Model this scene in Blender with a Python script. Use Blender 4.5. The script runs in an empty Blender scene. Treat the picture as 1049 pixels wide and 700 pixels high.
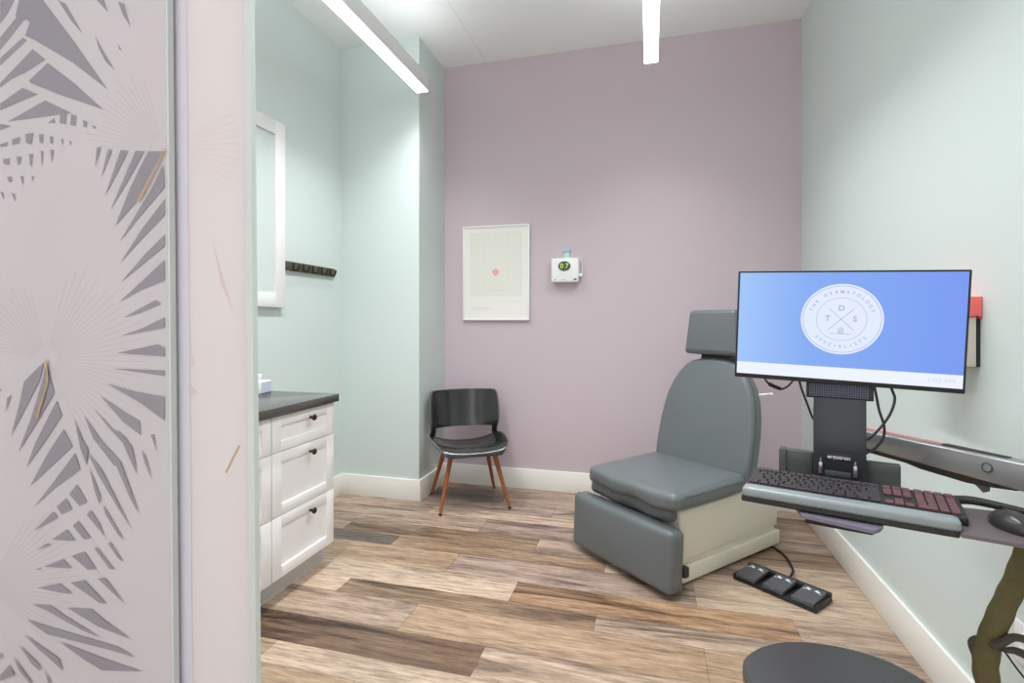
import bpy, bmesh, math, random
from mathutils import Vector, Matrix
random.seed(7)
C = bpy.context.scene.collection
SC = bpy.context.scene

# ------------------------------------------------------------------ camera model
FPX, X0, Y0, YAW, CH = 522.6172, 524.5, 330.3704, .2643, 1.3056
cy, sy = math.cos(YAW), math.sin(YAW)
def at_depth(x, y, Z):
    X = (x - X0) / FPX * Z
    return Vector((X * cy - Z * sy, X * sy + Z * cy, CH - (y - Y0) / FPX * Z))
def on_z(x, y, z): return at_depth(x, y, (CH - z) * FPX / (y - Y0))
def on_d(x, y, d): return at_depth(x, y, d / ((x - X0) / FPX * sy + cy))

# ------------------------------------------------------------------ materials
def lin(c):
    return tuple(((v / 255) / 12.92 if v / 255 <= .04045 else ((v / 255 + .055) / 1.055) ** 2.4) for v in c) + (1,)
def mat(name, rgb, rough=.5, metal=0, var=.04, scale=8, bump=0, bscale=200, spec=.5, trans=None):
    m = bpy.data.materials.new(name); m.use_nodes = True
    nt = m.node_tree; N = nt.nodes; b = N['Principled BSDF']
    tc = N.new('ShaderNodeTexCoord')
    no = N.new('ShaderNodeTexNoise'); no.inputs['Scale'].default_value = scale; no.inputs['Detail'].default_value = 3
    nt.links.new(tc.outputs['Object'], no.inputs['Vector'])
    mx = N.new('ShaderNodeMix'); mx.data_type = 'RGBA'
    c = lin(rgb)
    mx.inputs['A'].default_value = tuple(v * (1 - var) for v in c[:3]) + (1,)
    mx.inputs['B'].default_value = tuple(min(1, v * (1 + var)) for v in c[:3]) + (1,)
    nt.links.new(no.outputs['Fac'], mx.inputs['Factor'])
    nt.links.new(mx.outputs['Result'], b.inputs['Base Color'])
    b.inputs['Roughness'].default_value = rough; b.inputs['Metallic'].default_value = metal
    b.inputs['Specular IOR Level'].default_value = spec
    if bump:
        n2 = N.new('ShaderNodeTexNoise'); n2.inputs['Scale'].default_value = bscale; n2.inputs['Detail'].default_value = 4
        nt.links.new(tc.outputs['Object'], n2.inputs['Vector'])
        bp = N.new('ShaderNodeBump'); bp.inputs['Strength'].default_value = bump; bp.inputs['Distance'].default_value = .002
        nt.links.new(n2.outputs['Fac'], bp.inputs['Height']); nt.links.new(bp.outputs['Normal'], b.inputs['Normal'])
    if trans:
        tr = N.new('ShaderNodeBsdfTranslucent'); nt.links.new(mx.outputs['Result'], tr.inputs['Color'])
        ms = N.new('ShaderNodeMixShader'); ms.inputs[0].default_value = trans
        nt.links.new(b.outputs[0], ms.inputs[1]); nt.links.new(tr.outputs[0], ms.inputs[2])
        nt.links.new(ms.outputs[0], N['Material Output'].inputs['Surface'])
    return m
def emit(name, rgb, strength):
    m = bpy.data.materials.new(name); m.use_nodes = True
    b = m.node_tree.nodes['Principled BSDF']
    b.inputs['Base Color'].default_value = lin((30, 30, 30))
    b.inputs['Emission Color'].default_value = lin(rgb); b.inputs['Emission Strength'].default_value = strength
    return m

M = dict(
    mint=mat('mint_paint', (209, 219, 216), .55, var=.01, scale=3, spec=.3),
    purple=mat('mauve_paint', (199, 184, 191), .55, var=.015, scale=3, spec=.3),
    trim=mat('white_trim', (240, 238, 232), .4, var=.01),
    cabinet=mat('cabinet_white', (248, 247, 247), .35, var=.01),
    toe=mat('toe_kick_grey', (206, 208, 207), .5),
    counter=mat('dark_laminate', (84, 81, 78), .14, var=.2, scale=60),
    bronze=mat('dark_bronze', (62, 50, 40), .38, .7, var=.2, scale=40),
    hookm=mat('olive_bronze', (84, 76, 60), .4, .25, var=.2, scale=40),
    leather=mat('black_leather', (36, 38, 36), .2, var=.3, scale=9, bump=.12, bscale=260, spec=.9),
    highlight_piping=mat('pale_highlight_piping', (120, 120, 112), .4),  # pale colour paints highlight lines along the chair rims
    walnut=mat('walnut', (150, 86, 44), .42, var=.25, scale=18),
    blacktip=mat('black_rubber', (22, 22, 22), .6),
    vinyl=mat('grey_vinyl', (100, 105, 107), .36, var=.05, scale=6, bump=.05, bscale=160),
    seam=mat('dark_seam', (70, 78, 78), .5),
    cream=mat('cream_enamel', (226, 221, 205), .38, var=.01),
    chrome=mat('brushed_steel', (190, 190, 190), .3, .9),
    black=mat('black_plastic', (30, 30, 32), .42, var=.1),
    pedal=mat('pedal_grey', (80, 80, 84), .5, var=.08),
    print_white=mat('white_print', (225, 225, 225), .5),
    charcoal=mat('charcoal_metal', (58, 60, 66), .38, .3, var=.06),
    bluegrey=mat('grey_green_plastic', (74, 82, 82), .45),
    silver=mat('satin_silver', (158, 158, 158), .36, .6, var=.05),
    armdark=mat('arm_black', (36, 34, 30), .5),
    red=mat('coral_plastic', (244, 112, 108), .4), redglow=mat('painted_red_glow', (228, 150, 146), .4), grillem=mat('grille_grey', (104, 110, 136), .5),
    beige=mat('beige_plastic', (216, 210, 196), .45),
    keys=mat('key_plastic', (52, 46, 50), .5, var=.06),
    keysglow=mat('red_glow_key_plastic', (100, 66, 70), .5, var=.06),  # reddish glow painted into the number pad key colour
    rest=mat('gel_grey', (138, 145, 147), .32, var=.03),
    violet=mat('violet_grey_plastic', (118, 112, 128), .45),
    traymat=mat('tray_brown_grey', (104, 94, 96), .4),
    mouse=mat('mouse_black', (52, 50, 48), .3),
    sleeve=mat('olive_sleeve', (98, 88, 52), .75, var=.3, scale=50, bump=.5, bscale=120),
    strap=mat('strap_brown', (70, 60, 52), .55),
    cord=mat('black_cord', (26, 26, 28), .5),
    white=mat('white_plastic', (236, 236, 234), .4, var=.01),
    lcd=mat('olive_lcd', (70, 88, 46), .3),
    lcdlit=emit('lcd_digit', (190, 220, 120), .9),
    navy=mat('navy_print', (52, 60, 92), .5),
    teal=mat('pale_blue_tag', (150, 190, 214), .45),
    green=mat('pale_green_tag', (190, 214, 202), .45),
    paper=mat('ivory_paper', (234, 231, 226), .7, var=.01),
    paperline=mat('paper_grey_line', (206, 205, 198), .7),
    paperbox=mat('paper_grid', (226, 225, 216), .7, var=.015),
    coral=mat('coral_ink', (238, 176, 166), .7),
    tissue=mat('white_card', (238, 238, 240), .6),
    tissueblue=mat('blue_card', (202, 208, 226), .6),
    stool=mat('stool_vinyl', (68, 69, 72), .22, var=.05),
    stoolside=mat('stool_black', (34, 34, 36), .4),
    alu=mat('painted_aluminium', (232, 232, 232), .45, var=.02),
    filmrib=mat('film_rib', (220, 212, 215), .6, trans=.35), film=mat('frosted_film', (232, 225, 228), .6, var=.03, scale=4, trans=.35),
    gap=mat('smoky_glass', (164, 158, 167), .35, var=.06, scale=5, trans=.25),
    glassedge=mat('green_glass_edge', (206, 212, 208), .25),
    lav=mat('lavender_shaded_glass', (220, 217, 228), .3, var=.02, trans=.1),  # lavender tint carries the shade between the two panes
    pink=mat('pink_film', (236, 230, 230), .6, var=.03, scale=3, trans=.35),
    pinkline=mat('pink_reflection_line', (234, 218, 216), .6, trans=.35),
    gold=mat('gold_ink', (202, 168, 120), .5, trans=.2),
    glazing=mat('pale_reflection_glazing', (206, 217, 213), .12, var=.03, scale=2),
    lens=emit('lamp_lens', (246, 251, 255), 6), upfill=emit('added_uplight_fill', (246, 251, 255), 9),
    subfloor=mat('dark_joint', (92, 76, 64), .8),
    logo_white=emit('logo_white', (222, 232, 252), .86),
    logo_ink=emit('logo_ink', (162, 178, 218), .8),
    bar=emit('taskbar_white', (224, 230, 250), .95),
    bartext=emit('taskbar_text', (206, 210, 232), .9),
)
def ceiling_mat():
    m = mat('ceiling_white', (243, 245, 243), .7, var=.008, scale=3); nt = m.node_tree; N = nt.nodes
    b = N['Principled BSDF']; src = b.inputs['Base Color'].links[0].from_socket
    tc = N.new('ShaderNodeTexCoord'); sp = N.new('ShaderNodeSeparateXYZ'); nt.links.new(tc.outputs['Object'], sp.inputs[0])
    a = N.new('ShaderNodeMath'); a.operation = 'ADD'; a.inputs[1].default_value = 1.265 + .61 + 12.2
    md = N.new('ShaderNodeMath'); md.operation = 'PINGPONG'; md.inputs[1].default_value = .61
    nt.links.new(sp.outputs['X'], a.inputs[0]); nt.links.new(a.outputs[0], md.inputs[0])
    g = N.new('ShaderNodeMath'); g.operation = 'GREATER_THAN'; g.inputs[1].default_value = .607
    nt.links.new(md.outputs[0], g.inputs[0])
    mx = N.new('ShaderNodeMix'); mx.data_type = 'RGBA'; mx.inputs['B'].default_value = lin((226, 228, 225))
    nt.links.new(g.outputs[0], mx.inputs['Factor']); nt.links.new(src, mx.inputs['A']); nt.links.new(mx.outputs['Result'], b.inputs['Base Color'])
    return m
def plank_mat():
    m = bpy.data.materials.new('vinyl_plank'); m.use_nodes = True; nt = m.node_tree; N = nt.nodes; L = nt.links
    b = N['Principled BSDF']; b.inputs['Roughness'].default_value = .34; b.inputs['Specular IOR Level'].default_value = .45
    at = N.new('ShaderNodeAttribute'); at.attribute_name = 'tone'
    ap = N.new('ShaderNodeAttribute'); ap.attribute_name = 'pid'
    ab = N.new('ShaderNodeAttribute'); ab.attribute_name = 'bold'
    tc = N.new('ShaderNodeTexCoord')
    cm = N.new('ShaderNodeCombineXYZ'); L.new(ap.outputs['Fac'], cm.inputs[2])
    mul = N.new('ShaderNodeVectorMath'); mul.operation = 'MULTIPLY'; mul.inputs[1].default_value = (1.2, 9.5, 1); L.new(tc.outputs['Object'], mul.inputs[0])
    ad = N.new('ShaderNodeVectorMath'); L.new(mul.outputs[0], ad.inputs[0]); L.new(cm.outputs[0], ad.inputs[1])
    n1 = N.new('ShaderNodeTexNoise'); n1.inputs['Scale'].default_value = 1; n1.inputs['Detail'].default_value = 5; n1.inputs['Roughness'].default_value = .7; n1.inputs['Distortion'].default_value = .7
    L.new(ad.outputs[0], n1.inputs['Vector'])
    r1 = N.new('ShaderNodeValToRGB'); L.new(n1.outputs['Fac'], r1.inputs[0])
    r1.color_ramp.elements[0].position = .36; r1.color_ramp.elements[0].color = (.20, .165, .155, 1)
    r1.color_ramp.elements[1].position = .66; r1.color_ramp.elements[1].color = (1.22, 1.2, 1.16, 1)
    e = r1.color_ramp.elements.new(.485); e.color = (.80, .75, .73, 1)
    mb = N.new('ShaderNodeMix'); mb.data_type = 'RGBA'; mb.inputs['A'].default_value = (1, 1, 1, 1)
    L.new(ab.outputs['Fac'], mb.inputs['Factor']); L.new(r1.outputs[0], mb.inputs['B'])
    m1 = N.new('ShaderNodeMix'); m1.data_type = 'RGBA'; m1.blend_type = 'MULTIPLY'; m1.inputs['Factor'].default_value = 1; m1.clamp_result = False
    L.new(at.outputs['Color'], m1.inputs['A']); L.new(mb.outputs['Result'], m1.inputs['B'])
    mul2 = N.new('ShaderNodeVectorMath'); mul2.operation = 'MULTIPLY'; mul2.inputs[1].default_value = (7, 75, 1); L.new(tc.outputs['Object'], mul2.inputs[0])
    n2 = N.new('ShaderNodeTexNoise'); n2.inputs['Scale'].default_value = 1; n2.inputs['Detail'].default_value = 6; n2.inputs['Roughness'].default_value = .7
    L.new(mul2.outputs[0], n2.inputs['Vector'])
    r2 = N.new('ShaderNodeValToRGB'); L.new(n2.outputs['Fac'], r2.inputs[0])
    r2.color_ramp.elements[0].position = .34; r2.color_ramp.elements[0].color = (.50, .46, .43, 1)
    r2.color_ramp.elements[1].position = .58; r2.color_ramp.elements[1].color = (1.05, 1.05, 1.05, 1)
    m2 = N.new('ShaderNodeMix'); m2.data_type = 'RGBA'; m2.blend_type = 'MULTIPLY'; m2.inputs['Factor'].default_value = 1
    L.new(m1.outputs['Result'], m2.inputs['A']); L.new(r2.outputs[0], m2.inputs['B'])
    L.new(m2.outputs['Result'], b.inputs['Base Color'])
    bp = N.new('ShaderNodeBump'); bp.inputs['Strength'].default_value = .12; bp.inputs['Distance'].default_value = .001
    L.new(n2.outputs['Fac'], bp.inputs['Height']); L.new(bp.outputs['Normal'], b.inputs['Normal'])
    return m
def screen_mat():
    m = bpy.data.materials.new('screen_image'); m.use_nodes = True; nt = m.node_tree; N = nt.nodes; L = nt.links
    b = N['Principled BSDF']; b.inputs['Base Color'].default_value = lin((20, 20, 24)); b.inputs['Roughness'].default_value = .3
    tc = N.new('ShaderNodeTexCoord'); sp = N.new('ShaderNodeSeparateXYZ'); L.new(tc.outputs['Object'], sp.inputs[0])
    mr = N.new('ShaderNodeMapRange'); mr.inputs[1].default_value = -.27; mr.inputs[2].default_value = .27; L.new(sp.outputs['X'], mr.inputs[0])
    r = N.new('ShaderNodeValToRGB'); L.new(mr.outputs[0], r.inputs[0])
    r.color_ramp.elements[0].color = lin((150, 188, 240)); r.color_ramp.elements[1].color = lin((108, 144, 232))
    e = r.color_ramp.elements.new(.35); e.color = lin((118, 160, 234))
    L.new(r.outputs[0], b.inputs['Emission Color']); b.inputs['Emission Strength'].default_value = .9
    return m
M['screen'] = screen_mat(); M['ceil'] = ceiling_mat(); M['plank'] = plank_mat()

# ------------------------------------------------------------------ mesh helpers
def T(x, y, z): return Matrix.Translation((x, y, z))
def RX(a): return Matrix.Rotation(math.radians(a), 4, 'X')
def RY(a): return Matrix.Rotation(math.radians(a), 4, 'Y')
def RZ(a): return Matrix.Rotation(math.radians(a), 4, 'Z')
I4 = Matrix.Identity(4)
def add_mesh(bm, src, mx=I4):
    me = bpy.data.meshes.new('t'); src.to_mesh(me); me.transform(mx); bm.from_mesh(me); bpy.data.meshes.remove(me); src.free()
def box(bm, sx, sy, sz, mx=I4, bev=0, seg=2):
    b = bmesh.new(); bmesh.ops.create_cube(b, size=1)
    bmesh.ops.scale(b, vec=(sx, sy, sz), verts=b.verts)
    if bev: bmesh.ops.bevel(b, geom=b.edges[:], offset=bev, segments=seg, affect='EDGES', profile=.5)
    add_mesh(bm, b, mx)
def bx(bm, x0, x1, y0, y1, z0, z1, bev=0, seg=2):
    box(bm, x1 - x0, y1 - y0, z1 - z0, T((x0 + x1) / 2, (y0 + y1) / 2, (z0 + z1) / 2), bev, seg)
def cushion(bm, sx, sy, sz, r, puff=(0, 0, 0), mx=I4, n=16, fn=None):
    b = bmesh.new(); bmesh.ops.create_cube(b, size=2)
    bmesh.ops.subdivide_edges(b, edges=b.edges[:], cuts=n, use_grid_fill=True)
    h = (sx / 2, sy / 2, sz / 2)
    for v in b.verts:
        t = [math.sin(c * math.pi / 2) for c in v.co]
        p = Vector([t[i] * h[i] for i in range(3)])
        q = Vector([max(-h[i] + r, min(h[i] - r, p[i])) for i in range(3)])
        d = p - q
        if d.length > 1e-9: p = q + d.normalized() * r
        for i in range(3):
            j, k = (i + 1) % 3, (i + 2) % 3
            p[i] += puff[i] * t[i] * (1 - t[j] ** 2) * (1 - t[k] ** 2)
        if fn: p = fn(p, t)
        v.co = p
    add_mesh(bm, b, mx)
def prism(bm, pts, depth, mx=I4, bev=0, seg=3):
    """outline in local XZ, extruded along +Y"""
    b = bmesh.new()
    vs = [b.verts.new((p[0], 0, p[1])) for p in pts]
    f = b.faces.new(vs)
    r = bmesh.ops.extrude_face_region(b, geom=[f])
    bmesh.ops.translate(b, vec=(0, depth, 0), verts=[g for g in r['geom'] if isinstance(g, bmesh.types.BMVert)])
    bmesh.ops.recalc_face_normals(b, faces=b.faces)
    if bev:
        caps = [e for e in b.edges if abs(e.verts[0].co.y - e.verts[1].co.y) < 1e-6]
        bmesh.ops.bevel(b, geom=caps, offset=bev, segments=seg, affect='EDGES', profile=.5)
    add_mesh(bm, b, mx)
def lathe(bm, prof, mx=I4, n=20):
    b = bmesh.new(); rings = []
    for r, z in prof:
        rings.append([b.verts.new((r * math.cos(2 * math.pi * i / n), r * math.sin(2 * math.pi * i / n), z)) for i in range(n)])
    for a, c in zip(rings, rings[1:]):
        for i in range(n): b.faces.new((a[i], a[(i + 1) % n], c[(i + 1) % n], c[i]))
    b.faces.new(rings[0][::-1]); b.faces.new(rings[-1])
    add_mesh(bm, b, mx)
def spline(pts, n=8):
    pts = [Vector(p) for p in pts]; out = []
    for i in range(len(pts) - 1):
        p0 = pts[max(i - 1, 0)]; p1 = pts[i]; p2 = pts[i + 1]; p3 = pts[min(i + 2, len(pts) - 1)]
        for k in range(n):
            t = k / n
            out.append(.5 * ((2 * p1) + (p2 - p0) * t + (2 * p0 - 5 * p1 + 4 * p2 - p3) * t * t + (3 * p1 - p0 - 3 * p2 + p3) * t ** 3))
    out.append(pts[-1]); return out
def tube(bm, pts, rad, n=10, smooth=8, mx=I4, closed=False):
    P = spline(pts, smooth) if smooth else [Vector(p) for p in pts]
    R = rad if callable(rad) else (lambda t: rad)
    b = bmesh.new(); rings = []; up = Vector((0, 0, 1))
    for i, p in enumerate(P):
        d = (P[min(i + 1, len(P) - 1)] - P[max(i - 1, 0)]).normalized()
        if abs(d.dot(up)) > .95: up = Vector((1, 0, 0))
        s = d.cross(up).normalized(); u = s.cross(d).normalized(); up = u
        r = R(i / max(1, len(P) - 1))
        rings.append([b.verts.new(p + (s * math.cos(2 * math.pi * k / n) + u * math.sin(2 * math.pi * k / n)) * r) for k in range(n)])
    for a, c in zip(rings, rings[1:]):
        for k in range(n): b.faces.new((a[k], a[(k + 1) % n], c[(k + 1) % n], c[k]))
    b.faces.new(rings[0][::-1]); b.faces.new(rings[-1])
    bmesh.ops.recalc_face_normals(b, faces=b.faces)
    add_mesh(bm, b, mx)
def poly(bm, pts):
    bm.faces.new([bm.verts.new(p) for p in pts])
def obj(name, bm, m, parent=None, smooth=True, ang=40, mx=None):
    me = bpy.data.meshes.new(name); bm.to_mesh(me); bm.free()
    me.materials.append(M[m] if isinstance(m, str) else m)
    if smooth:
        me.polygons.foreach_set('use_smooth', [True] * len(me.polygons)); me.set_sharp_from_angle(angle=math.radians(ang))
    o = bpy.data.objects.new(name, me); C.objects.link(o)
    if parent: o.parent = parent
    if mx is not None: o.matrix_local = mx
    return o
def N_(): return bmesh.new()
def tag(o, label, cat, group=None, kind=None):
    o['label'] = label; o['category'] = cat
    if group: o['group'] = group
    if kind: o['kind'] = kind
    return o
def thing(name, label, cat, loc=(0, 0, 0), rz=0, group=None, kind=None, mx=None):
    o = bpy.data.objects.new(name, None); C.objects.link(o); o.empty_display_size = .1
    if mx is not None: o.matrix_world = mx
    else: o.location = loc; o.rotation_euler = (0, 0, math.radians(rz))
    return tag(o, label, cat, group, kind)
def struct(name, bm, m, parent=None, label=None, cat=None, **k):
    o = obj(name, bm, m, parent, **k)
    if not parent:
        o['kind'] = 'structure'
        if label: o['label'] = label
        if cat: o['category'] = cat
    return o
def text_bm(s, size, bold=0, align='CENTER'):
    cu = bpy.data.curves.new('t', 'FONT'); cu.body = s; cu.size = size; cu.align_x = align; cu.align_y = 'CENTER'; cu.offset = bold
    o = bpy.data.objects.new('t', cu); C.objects.link(o)
    dg = bpy.context.evaluated_depsgraph_get(); me = bpy.data.meshes.new_from_object(o.evaluated_get(dg))
    b = bmesh.new(); b.from_mesh(me); bpy.data.meshes.remove(me); bpy.data.objects.remove(o); bpy.data.curves.remove(cu)
    return b

# ------------------------------------------------------------------ room shell
WR, WL, WC, DB, DC, H, DF = 1.0025, -2.2686, -1.6266, 3.8954, 3.4152, 3.39, -1.3
b = N_(); bx(b, WL - .1, WR + .1, DB, DB + .1, -.05, H + .05); struct('wall_back', b, 'purple', label='mauve painted back wall', cat='wall', smooth=False)
b = N_(); bx(b, WR, WR + .1, DF, DB, -.05, H + .05); struct('wall_right', b, 'mint', label='pale mint wall beside the workstation', cat='wall', smooth=False)
b = N_(); bx(b, WL - .1, WL, DF, DB, -.05, H + .05); struct('wall_left', b, 'mint', label='pale mint wall behind the drawer cabinets', cat='wall', smooth=False)
b = N_(); bx(b, WL, WC, DC, DB, -.03, H + .03); struct('wall_column', b, 'mint', label='mint boxed-out column left of the mauve wall', cat='wall', smooth=False)
b = N_(); bx(b, WL - .1, WR + .1, DF, DB + .1, H, H + .1); struct('ceiling', b, 'ceil', label='white panelled ceiling', cat='ceiling', smooth=False)
# floor: multi-width vinyl planks laid across the room
PAL = dict(W=(226, 209, 190), L=(208, 190, 174), T=(200, 176, 152), M=(178, 156, 132), D=(146, 124, 106), G=(198, 168, 138), V=(194, 178, 168), K=(132, 126, 120))
BOLD = dict(W=.5, L=.8, T=.45, M=.85, D=1.0, G=1.0, V=.85, K=.8)
period = .5285
kinds = [(0, .183, -.64), (.183, .215, -1.035), (.398, .1305, -.231)]
LEN = 1.242
known = {(0, 0, -1): 'D', (0, 0, 0): 'L', (0, 1, -1): 'L', (0, 1, 0): 'T', (0, 1, 1): 'T', (0, 2, -1): 'M', (0, 2, 0): 'L', (0, 2, -2): 'W',
         (1, 0, -1): 'W', (1, 0, 0): 'G', (1, 1, -1): 'T', (1, 1, 0): 'V', (1, 1, 1): 'W', (1, 2, -2): 'K', (1, 2, -1): 'M', (1, 2, 0): 'W',
         (2, 0, -1): 'M', (2, 0, 0): 'L', (2, 1, -1): 'L', (2, 1, 0): 'V', (2, 2, -1): 'W', (2, 2, -2): 'L', (3, 0, -1): 'V', (3, 0, 0): 'L',
         (3, 1, -1): 'K', (-1, 2, -1): 'W', (-1, 2, 0): 'V', (-1, 2, -2): 'T', (-1, 1, -1): 'T', (-1, 1, 0): 'L'}
fb = bmesh.new()
lt = fb.faces.layers.float_color.new('tone'); lp = fb.faces.layers.float.new('pid'); lb = fb.faces.layers.float.new('bold')
for k in range(-6, 5):
    for ti, (off, wd, jn) in enumerate(kinds):
        y0 = 1.772 + k * period + off; y1 = y0 + wd
        if y0 > DB or y1 < DF: continue
        for j in range(-3, 3):
            # plank j spans from its joint to the next: index 0 starts at the reference joint
            xa = jn + j * LEN; xb = xa + LEN
            xa, xb = max(xa, WL - .05), min(xb, WR + .05)
            if xb - xa < .02: continue
            code = known.get((k, ti, j)) or random.choice('WLTMVLTG')
            g = .0007
            f = fb.faces.new([fb.verts.new(p) for p in ((xa + g, max(y0, DF) + g, 0), (xb - g, max(y0, DF) + g, 0), (xb - g, min(y1, DB) - g, 0), (xa + g, min(y1, DB) - g, 0))])
            c = lin([v * q_ for v, q_ in zip(PAL[code], (.885, .855, .825))]); jit = random.uniform(.95, 1.05)
            f[lt] = (c[0] * jit, c[1] * jit, c[2] * jit, 1); f[lp] = random.uniform(0, 60); f[lb] = BOLD[code]
fl_ = struct('floor', fb, 'plank', label='wide mixed-tone vinyl plank floor', cat='floor', smooth=False)
b = N_(); bx(b, WL - .1, WR + .1, DF, DB + .1, -.06, -.002); struct('floor_joint_bed', b, 'subfloor', fl_, smooth=False)
# baseboards
BH, BT = .158, .015
def bboard(name, x0, x1, y0, y1):
    b = N_(); bx(b, x0, x1, y0, y1, 0, BH, .004, 2); struct(name, b, 'trim', label='white baseboard', cat='baseboard')
bboard('baseboard_back', WC, WR, DB - BT, DB); bboard('baseboard_right', WR - BT, WR, DF, DB - BT)
bboard('baseboard_left', WL, WL + BT, DF, DC); bboard('baseboard_column_front', WL + BT, WC + BT, DC - BT, DC); bboard('baseboard_column_side', WC, WC + BT, DC, DB - BT)
for n_, o in (('back', 'along the mauve wall'), ('right', 'along the mint wall under the workstation'), ('left', 'on the wall past the drawer cabinets'), ('column_front', 'on the column face toward the room'), ('column_side', 'on the column side by the black chair')):
    bpy.data.objects['baseboard_' + n_]['label'] = 'white baseboard ' + o

# ------------------------------------------------------------------ linear pendant lights
PWR, SPREAD = 24.5, 125
def pendant(w, label):
    t = thing('linear_pendant_light', label, 'light fixture', (w, 2.05, 2.9), 0, 'slim linear pendant lights')
    b = N_(); bx(b, -.042, .042, -1.2, 1.2, .006, .115, .003); obj('housing', b, 'alu', t)
    b = N_(); bx(b, -.040, .040, -1.199, 1.199, 0, .008); obj('light_lens', b, 'lens', t, smooth=False)
    b = N_(); bx(b, -.034, .034, -1.19, 1.19, .1152, .1162); obj('uplight_fill', b, 'upfill', t, smooth=False)  # unseen uplight, added to brighten the ceiling
    la = bpy.data.lights.new('lamp_strip', 'AREA'); la.shape = 'RECTANGLE'; la.size = .076; la.size_y = 2.38; la.energy = PWR; la.color = (.945, .98, 1); la.spread = math.radians(SPREAD)
    lo_ = bpy.data.objects.new('lamp_strip', la); C.objects.link(lo_); lo_.parent = t; lo_.location = (0, 0, -.002)
    for y in (-.9, .3):
        b = N_(); tube(b, [(0, y, .11), (0, y, .495)], .0015, 6, 0); obj('suspension_cable', b, 'chrome', t)
    return t
pendant(-1.522, 'slim glowing linear light hung in front of the mint column')
pendant(.006, 'slim glowing linear light hung before the mauve wall, above the exam chair')

# ------------------------------------------------------------------ glass door panels with leaf film
SH = .0115
def shx(z): return -(z - CH) * SH
def panel(bm, xa, xb, y0, y1, z0=.01, z1=2.5, bev=0):
    vs = []
    b = bmesh.new()
    for x, y, z in ((xa, y0, z0), (xb, y0, z0), (xb, y1, z0), (xa, y1, z0), (xa, y0, z1), (xb, y0, z1), (xb, y1, z1), (xa, y1, z1)):
        vs.append(b.verts.new((x + shx(z), y, z)))
    for q in ((0, 3, 2, 1), (4, 5, 6, 7), (0, 1, 5, 4), (1, 2, 6, 5), (2, 3, 7, 6), (3, 0, 4, 7)): b.faces.new([vs[i] for i in q])
    add_mesh(bm, b)
D1, D2 = .75, .768
e1 = on_d(174.5, 350, D1).x
d1 = thing('door_1', 'frosted glass sliding door with white palm leaf film, nearest the camera', 'glass door', (0, 0, 0), kind='structure')
b = N_(); panel(b, e1 - .85, e1 - .005, D1, D1 + .012); obj('film', b, 'film', d1, smooth=False)
b = N_(); panel(b, e1 - .0045, e1, D1, D1 + .012); obj('glass_edge', b, 'glassedge', d1, smooth=False)
S = 3.89
def gp(pts, y0, s=S): return [(x / s, y0 + y / s) for x, y in pts]
gaps = []
for pts in ([(75, 0), (172, 0), (300, 172), (430, 358), (290, 250), (135, 158), (100, 143), (118, 90), (105, 78), (70, 92), (62, 60)],
            [(0, 0), (58, 0), (30, 55), (0, 95)], [(0, 150), (72, 60), (92, 85), (0, 200)], [(0, 262), (108, 160), (90, 150), (0, 232)],
            [(130, 195), (182, 238), (100, 290), (45, 315), (0, 350), (0, 332)], [(190, 250), (300, 335), (412, 437), (230, 375), (120, 330), (115, 322)],
            [(90, 350), (152, 376), (80, 405), (0, 440), (0, 412)], [(180, 400), (285, 450), (200, 462), (30, 485)], [(0, 493), (45, 502), (0, 520)],
            [(230, 0), (262, 15), (300, 80), (330, 135), (285, 85)], [(385, 0), (415, 0), (430, 48)], [(470, 5), (495, 15), (520, 108), (490, 60)],
            [(378, 140), (402, 185), (457, 280), (420, 245), (395, 195)], [(470, 175), (487, 203), (474, 195)],
            [(240, 440), (266, 450), (262, 495), (238, 490)], [(283, 455), (305, 462), (300, 502), (280, 498)], [(330, 478), (348, 485), (345, 508), (332, 505)], [(365, 498), (385, 505), (376, 515)],
            [(190, 490), (216, 470), (220, 490)], [(0, 575), (32, 565), (28, 582), (0, 585)], [(48, 555), (80, 545), (75, 572), (48, 578)], [(100, 535), (132, 528), (125, 575), (103, 570)],
            [(155, 535), (172, 535), (170, 572), (158, 570)], [(198, 542), (212, 545), (210, 572), (200, 570)], [(242, 555), (251, 555), (248, 578)], [(275, 562), (283, 562), (280, 582)]):
    gaps.append(gp(pts, 0))
for pts in ([(12, 128), (38, 125), (36, 150), (14, 148)], [(65, 118), (82, 118), (80, 150), (70, 150)], [(115, 108), (130, 108), (125, 158), (118, 150)], [(162, 95), (172, 98), (166, 160)],
            [(200, 90), (212, 92), (206, 145)], [(28, 200), (46, 198), (44, 222), (34, 218)], [(80, 195), (92, 198), (90, 232)], [(125, 195), (133, 198), (128, 218)], [(0, 258), (12, 262), (14, 290)],
            [(45, 262), (58, 268), (60, 300)], [(385, 82), (402, 80), (378, 160)], [(430, 88), (446, 92), (402, 205)], [(480, 92), (510, 95), (465, 185), (418, 275)], [(540, 95), (573, 97), (500, 230), (440, 330)],
            [(590, 97), (655, 97), (545, 295), (458, 395), (520, 240)], [(650, 150), (655, 240), (545, 370), (475, 460), (600, 250)], [(655, 290), (655, 352), (560, 450), (480, 540), (570, 400)],
            [(655, 430), (655, 475), (570, 545), (482, 618), (575, 510)], [(655, 530), (655, 612), (560, 650), (475, 698), (570, 610)]):
    gaps.append(gp(pts, 130))
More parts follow.
